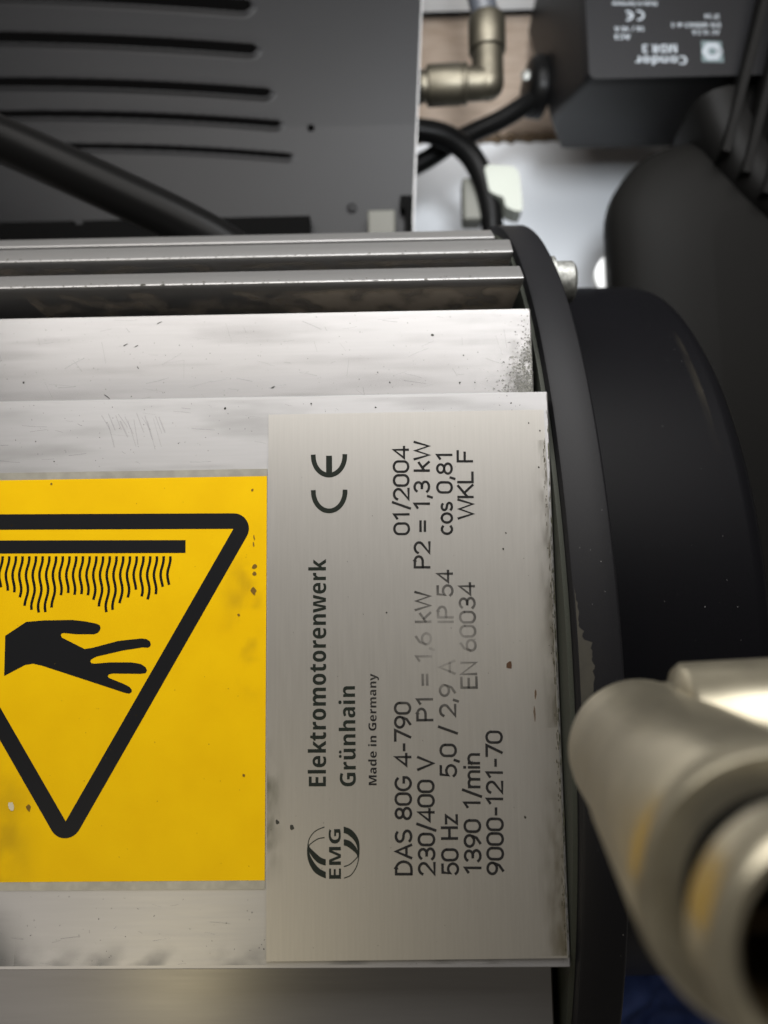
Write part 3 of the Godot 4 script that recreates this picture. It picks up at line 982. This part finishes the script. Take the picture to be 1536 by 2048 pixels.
func motor_dirt_and_reflection(m: Node3D) -> void:
	var st := mb()
	var dark := Color(0.03, 0.03, 0.025, 0.9)
	for p in [[32.5, 18.8, 0.3, 0.28], [-1.1, 8.1, 0.5, 0.22], [38.9, 14.3, 0.2, 0.2], [20.9, 10.9, 0.12, 0.2], [23.4, 8.7, 0.15, 0.25], [38.0, 8.4, 0.25, 0.2], [41.1, 8.4, 0.15, 0.15], [-53.7, 10.1, 0.25, 0.3], [-29.6, 12.9, 0.12, 0.4], [-32.4, 17.9, 0.6, 0.12], [-30.0, 17.6, 0.5, 0.1], [-25.3, 22.6, 0.7, 0.1]]:
		fleck(st, p[0], p[1], -8.66, p[2], p[3], 0.5, dark)
	fleck(st, -36.0, 6.8, -8.66, 1.1, 0.13, -0.6, Color(0.04, 0.04, 0.04, 0.8))
	for p in [[-8.9, 1.4, 0.25], [20.6, 1.1, 0.2], [-42.3, -8.6, 0.15], [8.0, 2.1, 0.2], [47.0, 1.5, 0.2]]:
		fleck(st, p[0], p[1], 0.04, p[2], p[2], 0.3, dark)
	# scratches and rub marks
	for k in 150:
		var on_rib := k % 2 == 0
		var a := V(rng.randf_range(-75, 52), rng.randf_range(5, 23.5) if on_rib else (rng.randf_range(-10, 3) if k % 4 == 1 else rng.randf_range(-101, -89)))
		var d := Vector2.from_angle(rng.randfn(0, 0.25) if k % 3 else rng.randfn(-1.2, 0.3)) * rng.randf_range(0.5, 5.0)
		if on_rib:
			d.y = clampf(d.y, 4.5 - a.y, 24.0 - a.y)
		else:
			d.y = clampf(d.y, -0.4, 0.4)
		var g := rng.randf_range(0.12, 0.6)
		var cl := Color(g, g, g, rng.randf_range(0.12, 0.4))
		ribbon(st, PackedVector2Array([a, a + d * 0.5 + V(0, rng.randf_range(-0.1, 0.1)), a + d]), rng.randf_range(0.04, 0.1), -8.655 if on_rib else 0.05, func(_p): return cl)
	for k in 16:
		var a := V(-33.0 + k * 0.75 + rng.randf_range(-0.4, 0.4), rng.randf_range(-1.5, 0.8))
		ribbon(st, PackedVector2Array([a, a + V(rng.randf_range(0.8, 2.0), rng.randf_range(-2.0, -6.0))]), rng.randf_range(0.1, 0.3), 0.052, func(_p): return Color(0.25, 0.25, 0.25, 0.12))
	# oxide bloom at the end of the upper rib
	for k in 900:
		var e := absf(rng.randfn(0, 1.0))
		var y := clampf(5.0 + absf(rng.randfn(0, 6.5)), 4.0, 24.0)
		var x := 53.1 - e * lerpf(3.6, 0.7, (y - 4.0) / 20.0)
		if x < 42.0:
			continue
		var g := rng.randf_range(0.10, 0.32)
		fleck(st, x, y, -8.66 + 0.00002 * k, rng.randf_range(0.06, 0.26), rng.randf_range(0.06, 0.3), rng.randf() * 3.0, Color(g, g, g * 0.9, rng.randf_range(0.25, 0.7)))
	for k in 240:
		fleck(st, rng.randf_range(-75, 50), rng.randf_range(4.5, 24.0), -8.67, rng.randf_range(0.04, 0.16), rng.randf_range(0.03, 0.12), rng.randf() * 3.0, Color(0.12, 0.115, 0.10, rng.randf_range(0.15, 0.6)))
	for k in 160:
		fleck(st, rng.randf_range(-75, 53), rng.randf_range(-10.5, 3.0), 0.03, rng.randf_range(0.03, 0.16), rng.randf_range(0.03, 0.16), rng.randf() * 3.0, Color(0.10, 0.10, 0.09, rng.randf_range(0.15, 0.5)))
	for k in 120:
		fleck(st, rng.randf_range(-75, 53), rng.randf_range(-101, -89), 0.03, rng.randf_range(0.03, 0.2), rng.randf_range(0.03, 0.16), rng.randf() * 3.0, Color(0.07, 0.07, 0.06, rng.randf_range(0.15, 0.6)))
	# grit along the worn right edge of the pad
	for k in 130:
		fleck(st, 53.9 + rng.randf_range(-0.2, 0.1), rng.randf_range(-101, 3), 0.03 + 0.00003 * k, rng.randf_range(0.05, 0.16), rng.randf_range(0.2, 1.4), 0.0, Color(0.11, 0.11, 0.07, rng.randf_range(0.25, 0.6)))
	var sp := part("dirt_specks", st, M.dirt_and_reflection, m)
	sp.set_meta("kind", "stuff")
	var n := FastNoiseLite.new()
	n.seed = 77
	n.frequency = 0.11
	n.fractal_octaves = 4
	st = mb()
	film(st, -60, 3.8, 53.2, 24.2, -8.68, Color(0.28, 0.27, 0.26), 0.2, func(u, v, p): return clampf(1.4 * n.get_noise_2d(p.x * 0.16, p.y * 1.9) - 0.05, 0, 1) * smoothstep(0, 0.05, v) * smoothstep(1, 0.9, v), 120, 30)
	film(st, 40, 3.8, 53.2, 24.2, -8.675, Color(0.10, 0.10, 0.085), 0.9, func(u, v, p): return pow(u, 3.0) * smoothstep(1.0, 0.1, v) * clampf(0.5 + 1.2 * n.get_noise_2d(p.x * 2.0, p.y * 2.0), 0, 1), 50, 60)
	film(st, -60, -10.6, 53.5, 3.1, 0.02, Color(0.24, 0.24, 0.23), 0.24, func(u, v, p): return clampf(1.3 * n.get_noise_2d(p.x * 0.22, p.y * 1.5 + 40.0) - 0.05 + 0.25 * smoothstep(0.75, 1.0, v), 0, 1), 130, 24)
	film(st, -60, -101.0, -30.0, -88.1, 0.02, Color(0.07, 0.072, 0.068), 0.9, func(u, v, p): return clampf(smoothstep(0.75, 0.1, u + 0.25 * v) * smoothstep(1.0, 0.6, v) * (0.8 + 0.5 * n.get_noise_2d(p.x * 0.6, p.y * 0.4)), 0, 1), 80, 30)  # dark reflection on the lower left of the pad, painted in as a film
	film(st, -46, -101.0, 53, -96, 0.024, Color(0.16, 0.16, 0.15), 0.35, func(u, v, p): return clampf(pow(1.0 - v, 1.5) * (0.3 + 1.5 * n.get_noise_2d(p.x * 0.9, p.y * 1.2 + 31.0)), 0, 1), 160, 14)
	# brown dust packed against the lowest fin, and nicks along the fin lips
	film_on(st, func(u, v): return Vector3(lerpf(-60.0, 53.0, u), 33.07, lerpf(-15.9, -31.0, v)), Color(0.36, 0.31, 0.25), 0.85, func(u, v): return clampf(smoothstep(0.35, 0.8, u) * 0.75 + 0.2 + 1.1 * n.get_noise_2d(u * 90.0, v * 12.0), 0, 1) * smoothstep(0.0, 0.25, v), 160, 12)
	film_on(st, func(u, v): return Vector3(lerpf(-80.0, 53.0, u), 45.27, lerpf(-28.1, -34.0, v)), Color(0.24, 0.21, 0.17), 0.6, func(u, v): return clampf(0.35 + 1.1 * n.get_noise_2d(u * 90.0 + 50.0, v * 12.0), 0, 1) * smoothstep(0.0, 0.25, v), 120, 8)
	for fz in [[33.1, -14.3, 110], [45.3, -26.5, 70]]:
		for k in int(fz[2]):
			var xx := rng.randf_range(-80, 53)
			fleck(st, xx, fz[0] + rng.randf_range(0.1, 1.1), fz[1] + 0.07, rng.randf_range(0.08, 0.5), rng.randf_range(0.05, 0.18), 0.0, Color(0.12, 0.115, 0.10, rng.randf_range(0.25, 0.8)))
	fleck(st, -31.0, 33.7, -14.22, 0.8, 0.25, 0.1, Color(0.06, 0.06, 0.05, 0.95))
	fleck(st, -26.5, 33.6, -14.22, 0.4, 0.18, 0.1, Color(0.06, 0.06, 0.05, 0.95))
	sp = part("grime_and_reflection_film", st, M.dirt_and_reflection, m)
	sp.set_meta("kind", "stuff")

# ---------------------------------------- vented cover at the back left
func slot_mask(p: Vector2) -> Array:
	# the slots run in long flat arcs; returns [distance outside the nearest slot, its width]
	var best := 1e9
	var wd := 1.0
	var below := 0.0
	for s in [[-35.2, 205.9, 3.0, 2.5e-4], [-32.3, 186.4, 2.4, 3.4e-4], [-26.0, 167.0, 1.95, 4.2e-4], [-21.5, 153.4, 1.35, 4.6e-4], [-16.6, 139.8, 0.85, 5.0e-4]]:
		var dx := minf(p.x - s[0], 0.0)
		# centre line: rises to the left, flattening
		var cy: float = s[1] - dx * 0.115 - s[3] * dx * dx
		var over := maxf(p.x - s[0], 0.0)
		var d: float = V(over, p.y - cy).length() - s[2]
		if d < best:
			best = d
			wd = s[2]
			below = smoothstep(0.5, -1.0, p.y - cy)
	return [best, wd, below]

func vented_cover() -> void:
	var t := thing("vented_cover", "dark grey sheet cover with long curved vent slots behind the motor", "machine cover", at_world(-50, -290, 190))
	var zc := -130.0
	var st := mb()
	var xs := []
	var ys := []
	var x := -230.0
	while x < 36.9:
		xs.append(x)
		x += 5.0 if x < -142 else 0.8
	xs.append(37.0)
	var y := 96.0
	while y < 230:
		ys.append(y)
		y += 0.42
	ys.append(230.0)
	var rows := []
	for yy in ys:
		var row := PackedVector3Array()
		for xx in xs:
			var right: float = lerpf(32.4, 38.2, (yy - 105.0) / 106.0)
			var px := minf(xx, right)
			if xx >= 36.9:
				px = right
			var mk := slot_mask(V(px, yy))
			var z: float = zc
			# plate bends back a little below the seam
			z -= maxf(0.0, 151.6 - yy) * 0.05
			if px < right - 0.1:
				var d: float = mk[0]
				z -= 9.0 * smoothstep(0.15, -0.5, d)
				# rolled lip just outside each slot, stronger below it
				z += (0.12 + 1.5 * mk[2]) * minf(mk[1], 2.0) * 0.4 * exp(-pow((d - 1.0) / 0.75, 2.0))
			row.append(Vector3(px, yy, z))
		rows.append(row)
	loft(st, rows, [], false, false)
	var pn := part("vented_panel", st, M.cover, t)
	# black ribbons set in the slots, painting in the shade of their depth
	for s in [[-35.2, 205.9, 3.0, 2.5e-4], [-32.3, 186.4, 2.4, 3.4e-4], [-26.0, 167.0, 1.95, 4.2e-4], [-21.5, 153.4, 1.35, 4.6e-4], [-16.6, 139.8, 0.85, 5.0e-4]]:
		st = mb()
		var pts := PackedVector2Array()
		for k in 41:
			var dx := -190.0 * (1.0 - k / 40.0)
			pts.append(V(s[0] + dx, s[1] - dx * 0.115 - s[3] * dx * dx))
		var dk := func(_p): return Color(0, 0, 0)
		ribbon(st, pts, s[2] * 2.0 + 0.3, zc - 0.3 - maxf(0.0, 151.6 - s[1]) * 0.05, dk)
		part("vent_slot_shade", st, M.hole, t)
	# sides and back of the cover, down to the mounting plate
	st = mb()
	var b := [Vector3(-230, 96, zc - 3), Vector3(31.9, 96, zc - 3), Vector3(39.2, 230, zc - 0.5), Vector3(-230, 230, zc - 0.5)]
	var dn := [Vector3(-230, 130, -322), Vector3(33.0, 130, -322), Vector3(36.0, 250, -348), Vector3(-230, 250, -348)]
	for k in 4:
		quad(st, dn[k], dn[(k + 1) % 4], b[(k + 1) % 4], b[k])
	part("cover_side", st, M.cover, t)
	# folded bright edge on the right
	st = mb()
	var f0 := Vector3(32.4, 105, zc - 2.3)
	var f1 := Vector3(38.9, 224, zc + 0.25)
	var f2 := Vector3(31.9, 96, zc - 2.7)
	for sgm in [[f2, f0], [f0, f1]]:
		var a: Vector3 = sgm[0]
		var c: Vector3 = sgm[1]
		quad(st, a + Vector3(0, 0, 0.3), a + Vector3(0.55, 0, 0.1), c + Vector3(0.55, 0, 0.1), c + Vector3(0, 0, 0.3))
		quad(st, a + Vector3(0.55, 0, 0.1), a + Vector3(0.55, 0, -2), c + Vector3(0.55, 0, -2), c + Vector3(0.55, 0, 0.1))
	part("folded_edge", st, M.edge, t)
	st = mb()
	extrude_x(st, PackedVector2Array([V(98, -131), V(112.6, -131.2), V(112.6, -127.6), V(112.0, -127), V(98, -126.4)]), -230, -101, 0.8)
	extrude_x(st, PackedVector2Array([V(98, -131), V(111.0, -131.2), V(111.0, -127.6), V(110.6, -127), V(98, -126.4)]), -101.1, -97, 0.8)
	extrude_x(st, PackedVector2Array([V(98, -131), V(112.6, -131.2), V(112.6, -127.6), V(112.0, -127), V(98, -126.4)]), -97.1, -7.6, 0.8)
	part("base_rail", st, M.rail, t)
	st = mb()
	soft_box(st, Vector3(30.4, 117.5, -130), Vector3(2.6, 3.0, 2.5), 0.8)
	soft_box(st, Vector3(31.2, 109.5, -129.5), Vector3(1.5, 6, 2), 0.6)
	part("snap_clip", st, M.rail, t)
	st = mb()
	soft_box(st, Vector3(20.5, 107.5, -128.5), Vector3(5.4, 6.2, 2.4), 0.9)
	part("clear_tab", st, M.clip_grey, t)
	st = mb()
	lathe(st, Vector3(-7.4, 151.2, zc - 0.6), Vector3(0, 0, 1), [Vector2(0, 1.5), Vector2(0.9, 1.4), Vector2(0.9, 0.05)], 20)
	part("painted_hole", st, M.hole, t)  # black disc that paints in the dark of a small hole
	st = mb()
	lathe(st, Vector3(8.7, 117.6, zc - 2.2), Vector3(0, 0, 1), [Vector2(0, 2.2), Vector2(0.9, 2.0), Vector2(1.5, 1.0), Vector2(1.6, 0.05)], 20)
	part("dimple", st, M.cover, t)

# ---------------------------------------- hoses, elbow, cables
func hoses_and_fittings() -> void:
	var t := thing("black_hose", "thick black rubber hose slanting down in front of the vented cover", "hose", Vector3(-15, 67, -84))
	var st := mb()
	tube(st, [Vector3(-170, 133, -70), Vector3(-130, 122.5, -71), Vector3(-97, 108.2, -72), Vector3(-80, 100.4, -73), Vector3(-58.5, 90.2, -74.5), Vector3(-41, 81.6, -76), Vector3(-28, 74.4, -78), Vector3(-15, 66.0, -84), Vector3(-6, 56, -96)], 7.1, 28)
	part("hose_wall", st, M.rubber, t)

	t = thing("push_in_elbow", "nickel plated push-in elbow fitting beside the vented cover", "pipe fitting", Vector3(55, 178, -152))
	var c := Vector3(66.0, 178.4, -142.7)
	st = mb()
	tube(st, [c + Vector3(0, 13, 1.2), c + Vector3(0, 7, 0.6), c + Vector3(0, 2.6, 0.2), c + Vector3(-0.9, 0.9, 0), c + Vector3(-2.8, 0.1, 0), c + Vector3(-8, 0, 0), c + Vector3(-12, -0.1, 0)], 6.6, 28, 8)
	lathe(st, c + Vector3(0.1, -6.4, 0), Vector3(0, 1, 0), [Vector2(0, 0.1), Vector2(0.4, 2.6), Vector2(1.4, 4.4), Vector2(3.0, 5.8), Vector2(5.0, 6.5), Vector2(6.6, 6.62), Vector2(9, 6.6)], 28)
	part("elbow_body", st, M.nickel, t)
	st = mb()
	lathe(st, c + Vector3(0, 13.4, 1.2), Vector3(0, 1, 0.09), [Vector2(0, 6.6), Vector2(0, 7.4), Vector2(0.5, 7.8), Vector2(13.4, 7.8), Vector2(14.4, 7.4), Vector2(14.9, 6.6), Vector2(14.9, 3)], 36)
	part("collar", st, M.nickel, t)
	st = mb()
	lathe(st, c + Vector3(-10.2, 0, 0), Vector3(-1, -0.04, 0), [Vector2(-1.2, 6.6), Vector2(-1.2, 7.6), Vector2(-0.8, 7.9), Vector2(0.4, 7.9), Vector2(0.8, 7.5), Vector2(1.4, 7.5), Vector2(1.8, 8.0), Vector2(14.6, 8.0), Vector2(15.6, 7.4), Vector2(15.6, 6.2), Vector2(18.2, 6.2), Vector2(18.6, 5.8), Vector2(18.6, 2)], 36)
	part("collar", st, M.nickel, t)
	st = mb()
	lathe(st, c + Vector3(-28.4, -1.1, 0), Vector3(-1, -0.04, 0), [Vector2(0, 0.1), Vector2(0, 6.6), Vector2(1.2, 6.6), Vector2(1.2, 0.1)], 28)
	part("release_ring", st, M.rail, t)

	t = thing("air_tube", "dark grey air tube running up out of the elbow fitting", "tube", c + Vector3(0, 26, 2))
	st = mb()
	tube(st, [c + Vector3(0, 24, 2), c + Vector3(-0.6, 29, 2.6), c + Vector3(-2.2, 36, 3.6), c + Vector3(-5.5, 50, 5), c + Vector3(-10, 70, 6)], 5.6, 24)
	part("tube_wall", st, M.hose_grey, t)

	t = thing("black_cable", "black cable curving down behind the motor past the white clip", "cable", Vector3(73, 120, -180))
	st = mb()
	tube(st, [Vector3(5, 178, -174), Vector3(29, 178.5, -172.5), Vector3(41, 178, -172.5), Vector3(52.2, 174.5, -173), Vector3(61.5, 166.5, -174), Vector3(67.0, 156.5, -175.5), Vector3(70.0, 146, -177), Vector3(71.5, 134.4, -180), Vector3(71.5, 118, -186), Vector3(70, 95, -200)], 5.2, 24)
	part("cable_jacket", st, M.rubber, t)
	t = thing("black_cable", "short black cable from the pressure switch crossing under the curved one", "cable", Vector3(66, 186, -192))
	st = mb()
	tube(st, [Vector3(-20, 166, -204), Vector3(15, 169, -200), Vector3(40, 176.5, -194), Vector3(54.0, 182.5, -189), Vector3(65.7, 187.8, -188), Vector3(78, 193.5, -188), Vector3(90, 201, -188), Vector3(104, 212, -190)], 4.6, 22)
	part("cable_jacket", st, M.rubber, t)
	t = thing("cable_clip", "cream white plastic clip holding the curved black cable", "cable clip", Vector3(74, 138, -186))
	st = mb()
	var cl := PackedVector2Array([V(66.5, 161.0), V(68.5, 159.6), V(80.0, 158.6), V(82.6, 157.0), V(83.6, 153), V(84.6, 137.5), V(83.4, 135.6), V(80.0, 136.5), V(76, 138.5), V(75.4, 143), V(72.0, 144.5), V(69.0, 146.0)])
	var shr := Geometry2D.offset_polygon(cl, -2.2, Geometry2D.JOIN_ROUND)
	var soft := Geometry2D.offset_polygon(shr[0], 1.9, Geometry2D.JOIN_ROUND)
	sheet(st, soft[0], -170.0, 10.0)
	part("clip_body", st, M.clip, t)
	st = mb()
	soft_box(st, Vector3(62.5, 148, -183), Vector3(4.6, 10.5, 5), 1.6)
	part("clip_back", st, M.clip_grey, t)  # back half of the clip, its shade painted in as a darker grey

# ---------------------------------------- pressure switch
func switch_box() -> void:
	var t := thing("pressure_switch", "black boxy pressure switch with upside-down white print", "pressure switch", Vector3(135, 215, -240))
	var st := mb()
	# near and far rims of the cover, tapering towards the viewer
	var nr := round_rect(101.9, 163.0, 176, 262, 3.0, 5)
	var rings := []
	for s in [[0.0, 0.0], [0.03, 0.9], [0.06, 1.4], [0.5, 1.4], [1.0, 1.4]]:
		var ring := PackedVector3Array()
		for p in nr:
			var u := (p.x - 101.9) / 74.1
			var v := (p.y - 163.0) / 99.0
			var far := V(lerpf(99.4, 185.0, u), lerpf(209.6, 309.0, v))
			# the lower left corner is cut back
			if s[0] > 0.9:
				far.x = lerpf(119.0, 185.0, u) if v < 0.12 else far.x
			var q := p.lerp(far, s[0])
			var inset: float = 1.4 - s[1]
			q += (V(139, 212) - q).normalized() * inset
			ring.append(Vector3(q.x, q.y, lerpf(-123.0, -236.0, s[0]) - 0.0))
		rings.append(ring)
	rings.reverse()
	loft(st, rings, [1, 1, 1, 1])
	part("cover", st, M.switch, t)
	st = mb()
	lathe(st, Vector3(101.0, 213, -192), Vector3(-1, 0.05, 0.15), [Vector2(0, 14), Vector2(6.0, 14), Vector2(8.6, 12), Vector2(9.4, 9), Vector2(9.4, 0.1)], 36)
	part("side_knob", st, M.rubber, t)
	st = mb()
	lathe(st, Vector3(91.4, 215.2, -186.0), Vector3(-0.3, -0.1, 1), [Vector2(0, 2.6), Vector2(1.0, 2.4), Vector2(1.6, 1.2), Vector2(1.7, 0.05)], 20)
	part("screw", st, M.steel, t)
	st = mb()
	soft_box(st, Vector3(165, 285, -282), Vector3(14, 14, 46), 3.0)
	part("mounting_foot", st, M.rail, t)
	# print, upside down to the viewer
	var z := -122.95
	var white := func(_p): return Color(1, 1, 1)
	st = mb()
	typeset(st, "Condor", V(141.2, 172.9), V(121.2, 173.3), 3.6, z, 700, white)
	typeset(st, "MDR 3", V(137.6, 178.0), V(124.0, 178.2), 3.6, z, 700, white)
	typeset(st, "AC3", V(119.7, 182.6), V(113.5, 182.8), 2.0, z, 700, white)
	typeset(st, "16 / 10 A", V(125.4, 186.0), V(113.6, 186.2), 2.0, z, 700, white)
	typeset(st, "Made in Germany", V(130.9, 196.5), V(113.2, 196.9), 1.8, z, 700, white)
	typeset(st, "IP 54", V(155.0, 190.4), V(149.2, 190.6), 2.0, z, 700, white)
	typeset(st, "EN 60947-4-1", V(155.2, 186.7), V(136.2, 187.3), 2.0, z, 700, white)
	typeset(st, "AC 15 3 A", V(154.6, 183.6), V(143.9, 183.9), 2.0, z, 700, white)
	for c in [[123.2, false], [118.9, true]]:
		var pts := PackedVector2Array()
		for k in 17:
			var a := PI * k / 16
			pts.append(V(c[0] + 2.3 * sin(a) - 0.2, 190.8 + 1.9 * cos(a)))
		ribbon(st, pts, 0.75, z, white)
		if c[1]:
			ribbon(st, PackedVector2Array([V(c[0] + 1.9, 190.8), V(c[0] + 0.2, 190.8)]), 0.7, z + 0.02, white)
	part("print", st, M.white_ink, t)
	st = mb()
	sheet(st, PackedVector2Array([V(146.9, 170.2), V(155.5, 169.7), V(155.0, 178.6), V(147.2, 179.2)]), z)
	part("emblem_ground", st, M.pale_ink, t)
	st = mb()
	var ringp := PackedVector2Array()
	for k in 33:
		var a := TAU * k / 32
		ringp.append(V(151.2, 174.5) + V(cos(a), sin(a)) * (2.7 + 0.25 * cos(6 * a)))
	ribbon(st, ringp, 2.2, z + 0.04, white)
	part("emblem", st, M.white_ink, t)

# ---------------------------------------- pump on the right
func pump() -> void:
	var t := thing("compressor", "matt black finned compressor housing behind the motor's end bell", "compressor", Vector3(190, 40, -290))
	var st := mb()
	# rounded crankcase
	var rings := []
	for s in [[-262.0, 4.0, 56.0], [-200.0, 1.0, 26.0], [-165.0, 0.0, 8.0], [-150.0, 0.0, 1.0], [-142.0, 1.2, 0.0], [-137.0, 4.0, 0.0], [-132.5, 10.0, 0.0], [-129.5, 18.0, 0.0], [-128.0, 27.0, 0.0], [-127.5, 36.0, 0.0]]:
		var q := round_rect(112.6 + s[1] + s[2], -150 + s[1], 290 - s[1], 149.5 - s[1], maxf(36.0 - s[1] * 0.6, 8.0), 12)
		var ring := PackedVector3Array()
		for p in q:
			ring.append(Vector3(p.x, p.y, s[0]))
		rings.append(ring)
	loft(st, rings)
	part("crankcase", st, M.pump, t)
	# raised shoulder that carries the finned barrel
	st = mb()
	lathe(st, Vector3(228, 168, -190), Vector3(0, 0, 1), [Vector2(0, 74), Vector2(40, 83), Vector2(61, 84), Vector2(66, 82.5), Vector2(69, 79), Vector2(70, 74), Vector2(69, 68), Vector2(62, 66), Vector2(58, 40)], 96, deg_to_rad(188), deg_to_rad(330))
	part("barrel_shoulder", st, M.pump_fin, t)
	st = mb()
	sheet(st, PackedVector2Array([V(153.5, 140), V(170, 206), V(186, 270), V(330, 270), V(330, 90), V(190, 88), V(172, 112), V(160, 128)]), -131.0, 12.0)
	part("barrel", st, M.pump, t)
	for k in 5:
		st = mb()
		var a := Vector3(152.3 + 7.0 * k, 130.5 - 8.6 * k, -119.5)
		var b := a + Vector3(16.5, 60, 7) * (1.5 + 0.2 * k)
		var wv := Vector3(1.7, -0.45, 0)
		var dp := Vector3(1.5, 0.4, -14)
		var prof := []
		for e in [a, b]:
			var p: Vector3 = e
			prof.append(PackedVector3Array([p - wv + dp, p + wv + dp, p + wv + Vector3(0, 0, -1.0), p + wv * 0.75, p - wv * 0.75, p - wv + Vector3(0, 0, -1.0)]))
		loft(st, prof, [-1])
		part("cooling_fin", st, M.pump_fin, t)
	t = thing("white_washer", "bright white washer peeking out beside the black compressor", "washer", Vector3(119, 88, -160))
	st = mb()
	lathe(st, Vector3(120.5, 97.0, -156), Vector3(0, 0, 1), [Vector2(0, 4), Vector2(0, 10.5), Vector2(3.2, 10.5), Vector2(3.6, 10.0), Vector2(3.6, 4)], 40)
	part("washer_ring", st, M.white_paint, t)
	# cloth low on the right
	t = thing("blue_cloth", "dark blue cloth crumpled on the plate below the motor", "cloth", at_world(150, -290, -180))
	st = mb()
	var n := FastNoiseLite.new()
	n.seed = 4
	n.frequency = 0.02
	n.fractal_octaves = 4
	var rows := []
	for j in 41:
		var row := PackedVector3Array()
		for i in 41:
			var x := lerpf(60, 260, i / 40.0)
			var b := lerpf(-320, -110, j / 40.0)
			var edge := minf(minf(i, 40 - i), minf(j, 40 - j)) / 8.0
			row.append(at_world(x, -289.0 + clampf(edge, 0, 1) * (34.0 + 40.0 * n.get_noise_2d(x * 1.4, b * 1.4)), b))
		rows.append(row)
	loft(st, rows, [], false, false)
	part("cloth_fold", st, M.blue, t)

# ---------------------------------------- blurred elbow close to the lens
func near_fitting() -> void:
	var p0 := Vector3(55.3, -55.8, 42.0)
	var p1 := Vector3(51.6, -57.6, 90.0)
	var ax := (p1 - p0).normalized()
	var t := thing("elbow_fitting", "out-of-focus nickel plated elbow close to the lens with an open collet", "pipe fitting", p0 - Vector3(0, 0, 10))
	var st := mb()
	var prof := []
	for k in 11:
		var a := PI / 2 * k / 10
		prof.append(Vector2(-9.4 * cos(a), maxf(9.4 * sin(a), 0.05)))
	prof += [Vector2(14, 9.4), Vector2(15, 9.9), Vector2(36.5, 10.9), Vector2(38.3, 10.7), Vector2(39, 10.2), Vector2(39, 7.0)]
	lathe(st, p0, ax, prof, 64, 0.0, TAU, false)
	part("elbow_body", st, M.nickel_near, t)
	st = mb()
	lathe(st, p0, ax, [Vector2(43.0, 6.8), Vector2(43.2, 8.4), Vector2(43.8, 8.9), Vector2(46.4, 8.8), Vector2(47.4, 8.5), Vector2(47.9, 8.0), Vector2(47.9, 7.3), Vector2(47.3, 6.8), Vector2(46.0, 6.6)], 64, 0.0, TAU, false)
	part("collet", st, M.nickel_near, t)
	st = mb()
	lathe(st, p0, ax, [Vector2(46.3, 6.62), Vector2(31, 6.4), Vector2(30, 5.0), Vector2(22, 4.6), Vector2(22, 0.05)], 48, 0.0, TAU, false)
	part("bore", st, M.bore, t)
	st = mb()
	lathe(st, p0, ax, [Vector2(38.8, 6.6), Vector2(38.8, 7.6), Vector2(43.4, 7.6), Vector2(43.4, 6.6)], 48, 0.0, TAU, false)
	part("seal", st, M.rail, t)
	st = mb()
	lathe(st, p0, Vector3(1, 0.06, 0.16), [Vector2(-2, 8.6), Vector2(4.4, 8.9), Vector2(5.0, 10.6), Vector2(5.8, 11.2), Vector2(28, 11.2), Vector2(29, 10.6), Vector2(29, 4)], 56, 0.0, TAU, false)
	part("collar", st, M.nickel_near, t)
